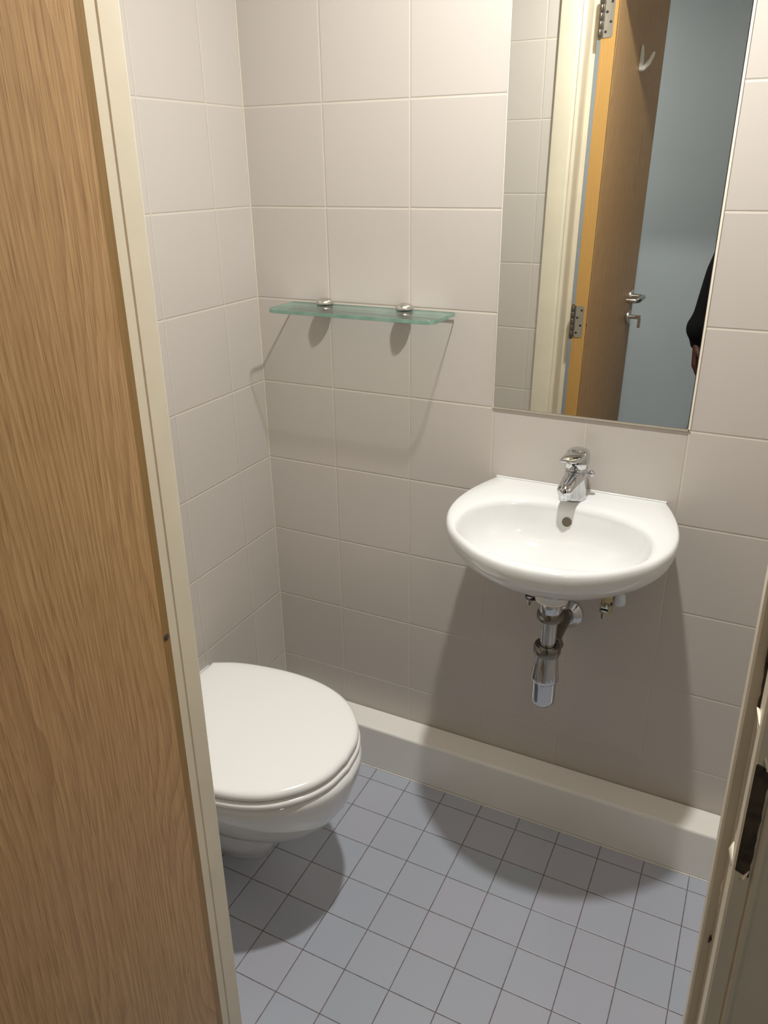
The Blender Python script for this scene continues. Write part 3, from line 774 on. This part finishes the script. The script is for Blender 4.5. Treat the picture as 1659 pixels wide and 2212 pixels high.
def ball(bm, c, rad, n=28):
    n0 = len(bm.verts); bmesh.ops.create_uvsphere(bm, u_segments=n, v_segments=n//2, radius=1.0); bm.verts.ensure_lookup_table()
    for v in bm.verts[n0:]: v.co = Vector((c[0]+v.co.x*rad[0], c[1]+v.co.y*rad[1], c[2]+v.co.z*rad[2]))
def fleshed(name, bm, mat, voxel, smooth=4):
    o = part(name, bm, mat, per, smooth=True, angle=180)
    m_ = o.modifiers.new('surface', 'REMESH'); m_.mode = 'VOXEL'; m_.voxel_size = voxel; m_.use_smooth_shade = True
    m_ = o.modifiers.new('smooth', 'SMOOTH'); m_.iterations = smooth; m_.factor = 0.5
    return o
SHL, ELL, WRL = Vector((0.975, -1.870, 1.395)), Vector((0.889, -1.825, 1.130)), Vector((0.851, -1.785, 0.872))
SHR, ELR, WRR = Vector((1.365, -1.870, 1.395)), Vector((1.425, -1.800, 1.140)), Vector((1.255, -1.640, 1.375))
HIPS = [(PX+s_*0.090, PY, 0.90) for s_ in (-1, 1)]
def legs(bm, ra, ankle):
    for k, s_ in enumerate((-1, 1)):
        chain(bm, [HIPS[k], (PX+s_*0.098, PY+0.012, 0.49), (PX+s_*0.104, PY-0.020, ankle)], ra)
def hand_into(bm, W_, D, S, Nn, curl, thumb=1.0):
    "palm, four unequal fingers and a thumb; D towards the fingertips, S towards the little finger, Nn palm side"
    D, S, Nn = Vector(D).normalized(), Vector(S).normalized(), Vector(Nn).normalized()
    offs = (-0.029, -0.010, 0.009, 0.027); lens = (0.070, 0.079, 0.074, 0.058)
    for o_ in offs + (-0.019, 0.0, 0.018):
        capsule(bm, W_+S*o_*0.55, W_+D*0.086+S*o_, 0.0135, 0.0115, 14)
    for o_, ln in zip(offs, lens):
        p = W_+D*0.086+S*o_; ang_ = 0.18; ps = [p]
        for seg_ in (0.45, 0.31, 0.24):
            ang_ += curl
            p = p + (D*math.cos(ang_)+Nn*math.sin(ang_))*ln*seg_; ps.append(p)
        chain(bm, ps, [0.0098, 0.0090, 0.0082, 0.0070], n=14)
    b0 = W_+D*0.022-S*0.020+Nn*0.006
    chain(bm, [b0, b0+(D*0.75-S*0.75+Nn*0.35).normalized()*0.040*thumb, b0+(D*0.85-S*0.5+Nn*0.4).normalized()*0.072, b0+(D*0.95-S*0.32+Nn*0.42).normalized()*0.096], [0.0150, 0.0115, 0.0100, 0.0080], n=14)
bm = bmesh.new()
torso(bm, [(0.86, 0.120, 0.085, PY), (0.93, 0.155, 0.110, PY), (1.02, 0.142, 0.100, PY), (1.12, 0.128, 0.092, PY), (1.25, 0.148, 0.100, PY-0.005), (1.36, 0.165, 0.098, PY-0.008), (1.42, 0.150, 0.080, PY-0.005), (1.455, 0.080, 0.060, PY)])
chain(bm, [(PX, PY-0.005, 1.42), (PX, PY+0.012, 1.56)], [0.062, 0.055])
ball(bm, (PX, PY+0.020, 1.650), (0.074, 0.094, 0.112))
chain(bm, [(PX, PY+0.055, 1.600), (PX, PY+0.085, 1.572)], [0.050, 0.030])
chain(bm, [(PX, PY+0.108, 1.668), (PX, PY+0.120, 1.632)], [0.008, 0.015], n=12)
chain(bm, [(PX-0.020, PY+0.104, 1.598), (PX+0.020, PY+0.104, 1.598)], [0.008, 0.008], n=12)
for s_ in (-1, 1):
    ball(bm, (PX+0.076*s_, PY+0.012, 1.640), (0.010, 0.020, 0.031), 16)
    chain(bm, [(PX+0.015*s_, PY+0.106, 1.686), (PX+0.045*s_, PY+0.092, 1.688)], [0.008, 0.007], n=12)
for sh_, el_, wr_ in ((SHL, ELL, WRL), (SHR, ELR, WRR)):
    capsule(bm, (PX+(0.10 if sh_.x > PX else -0.10), PY, 1.40), sh_, 0.052, 0.052)
    chain(bm, [sh_, el_, el_.lerp(wr_, 0.35), wr_], [0.050, 0.038, 0.040, 0.025])
hand_into(bm, WRL+Vector((-0.006, 0.002, -0.010)), (0.06, 0.14, -1.0), (-0.10, -1.0, -0.14), (1.0, -0.1, 0.06), 0.20)
PHN = CAM - d*0.022 + r2*0.012 - u2*0.050
hand_into(bm, WRR, (PHN+r2*0.060-WRR), (0.1, -0.5, -0.9), (-0.55, 0.75, -0.2), 0.42)
legs(bm, [0.082, 0.052, 0.036], 0.09)
for s_ in (-1, 1): chain(bm, [(PX+s_*0.104, PY-0.030, 0.050), (PX+s_*0.112, PY+0.120, 0.030)], [0.034, 0.026])
fleshed('body', bm, m_skin, 0.0042, 3)
bm = bmesh.new()
torso(bm, [(0.855, 0.170, 0.128, PY), (0.90, 0.176, 0.132, PY), (1.00, 0.168, 0.124, PY), (1.12, 0.158, 0.118, PY), (1.26, 0.172, 0.122, PY-0.005), (1.37, 0.186, 0.116, PY-0.008), (1.435, 0.168, 0.094, PY-0.005), (1.475, 0.090, 0.074, PY), (1.490, 0.070, 0.064, PY+0.004)])
capsule(bm, (PX-0.10, PY, 1.395), SHL, 0.070, 0.066); capsule(bm, (PX+0.10, PY, 1.395), SHR, 0.070, 0.066)
chain(bm, [SHL, (0.934, -1.850, 1.27), ELL, (0.874, -1.806, 1.035), (0.864, -1.795, 0.975), (0.858, -1.790, 0.922), (0.856, -1.787, 0.885), (0.854, -1.786, 0.868)], [0.066, 0.058, 0.052, 0.050, 0.048, 0.062, 0.042, 0.036])
chain(bm, [SHR, SHR.lerp(ELR, 0.5), ELR, ELR.lerp(WRR, 0.5), ELR.lerp(WRR, 0.82)], [0.066, 0.058, 0.054, 0.050, 0.046])
fleshed('jacket', bm, m_jacket, 0.008, 4)
bm = bmesh.new()
torso(bm, [(0.80, 0.130, 0.100, PY), (0.87, 0.162, 0.120, PY), (0.95, 0.155, 0.114, PY), (1.00, 0.146, 0.106, PY)])
legs(bm, [0.098, 0.074, 0.066], 0.125)
fleshed('trousers', bm, m_trouser, 0.010, 4)
for s in (-1, 1):
    bm = bmesh.new()
    x = PX+0.106*s
    def fr(y, w_, h): return [(x+w_*math.cos(a), y, h*(0.5+0.5*math.sin(a))) for a in [2*PI*k/24 for k in range(24)]]
    loft(bm, [fr(PY-0.095, 0.020, 0.06), fr(PY-0.085, 0.034, 0.095), fr(PY-0.03, 0.043, 0.112), fr(PY+0.04, 0.045, 0.090), fr(PY+0.12, 0.052, 0.068), fr(PY+0.17, 0.044, 0.052), fr(PY+0.190, 0.022, 0.032)])
    part('shoe', bm, m_shoe, per, smooth=True, angle=60)
# head details
def blob(name, c, rad, mat, n=24, cut=None):
    bm = bmesh.new(); bmesh.ops.create_uvsphere(bm, u_segments=n, v_segments=n//2, radius=1.0)
    for v in bm.verts: v.co = Vector((c[0]+v.co.x*rad[0], c[1]+v.co.y*rad[1], c[2]+v.co.z*rad[2]))
    if cut: bmesh.ops.delete(bm, geom=[v for v in bm.verts if cut(v.co)], context='VERTS')
    return part(name, bm, mat, per, smooth=True, angle=80)
blob('hair', (PX, PY+0.010, 1.672), (0.082, 0.102, 0.104), m_hair, cut=lambda c: c.z < 1.655 + max(0.0, (c.y-PY+0.01)*0.62))
for s in (-1, 1):
    blob('eye', (PX+0.030*s, PY+0.092, 1.668), (0.012, 0.012, 0.007), m_whiteplast, 14)
    blob('iris', (PX+0.030*s, PY+0.101, 1.668), (0.0055, 0.004, 0.0055), m_hair, 12)
# phone held up just behind the viewpoint
bm = bmesh.new(); box(bm, -0.037, 0.037, -0.075, 0.075, -0.004, 0.004)
for v in bm.verts:
    q = CAM - d*0.022 + r2*(v.co.x+0.012) + u2*(v.co.y-0.050) - d*v.co.z
    v.co = q
o = link('phone', bm, m_dark, bevel=0.003)
tag(o, 'black phone held up by the person in the hall', 'phone')
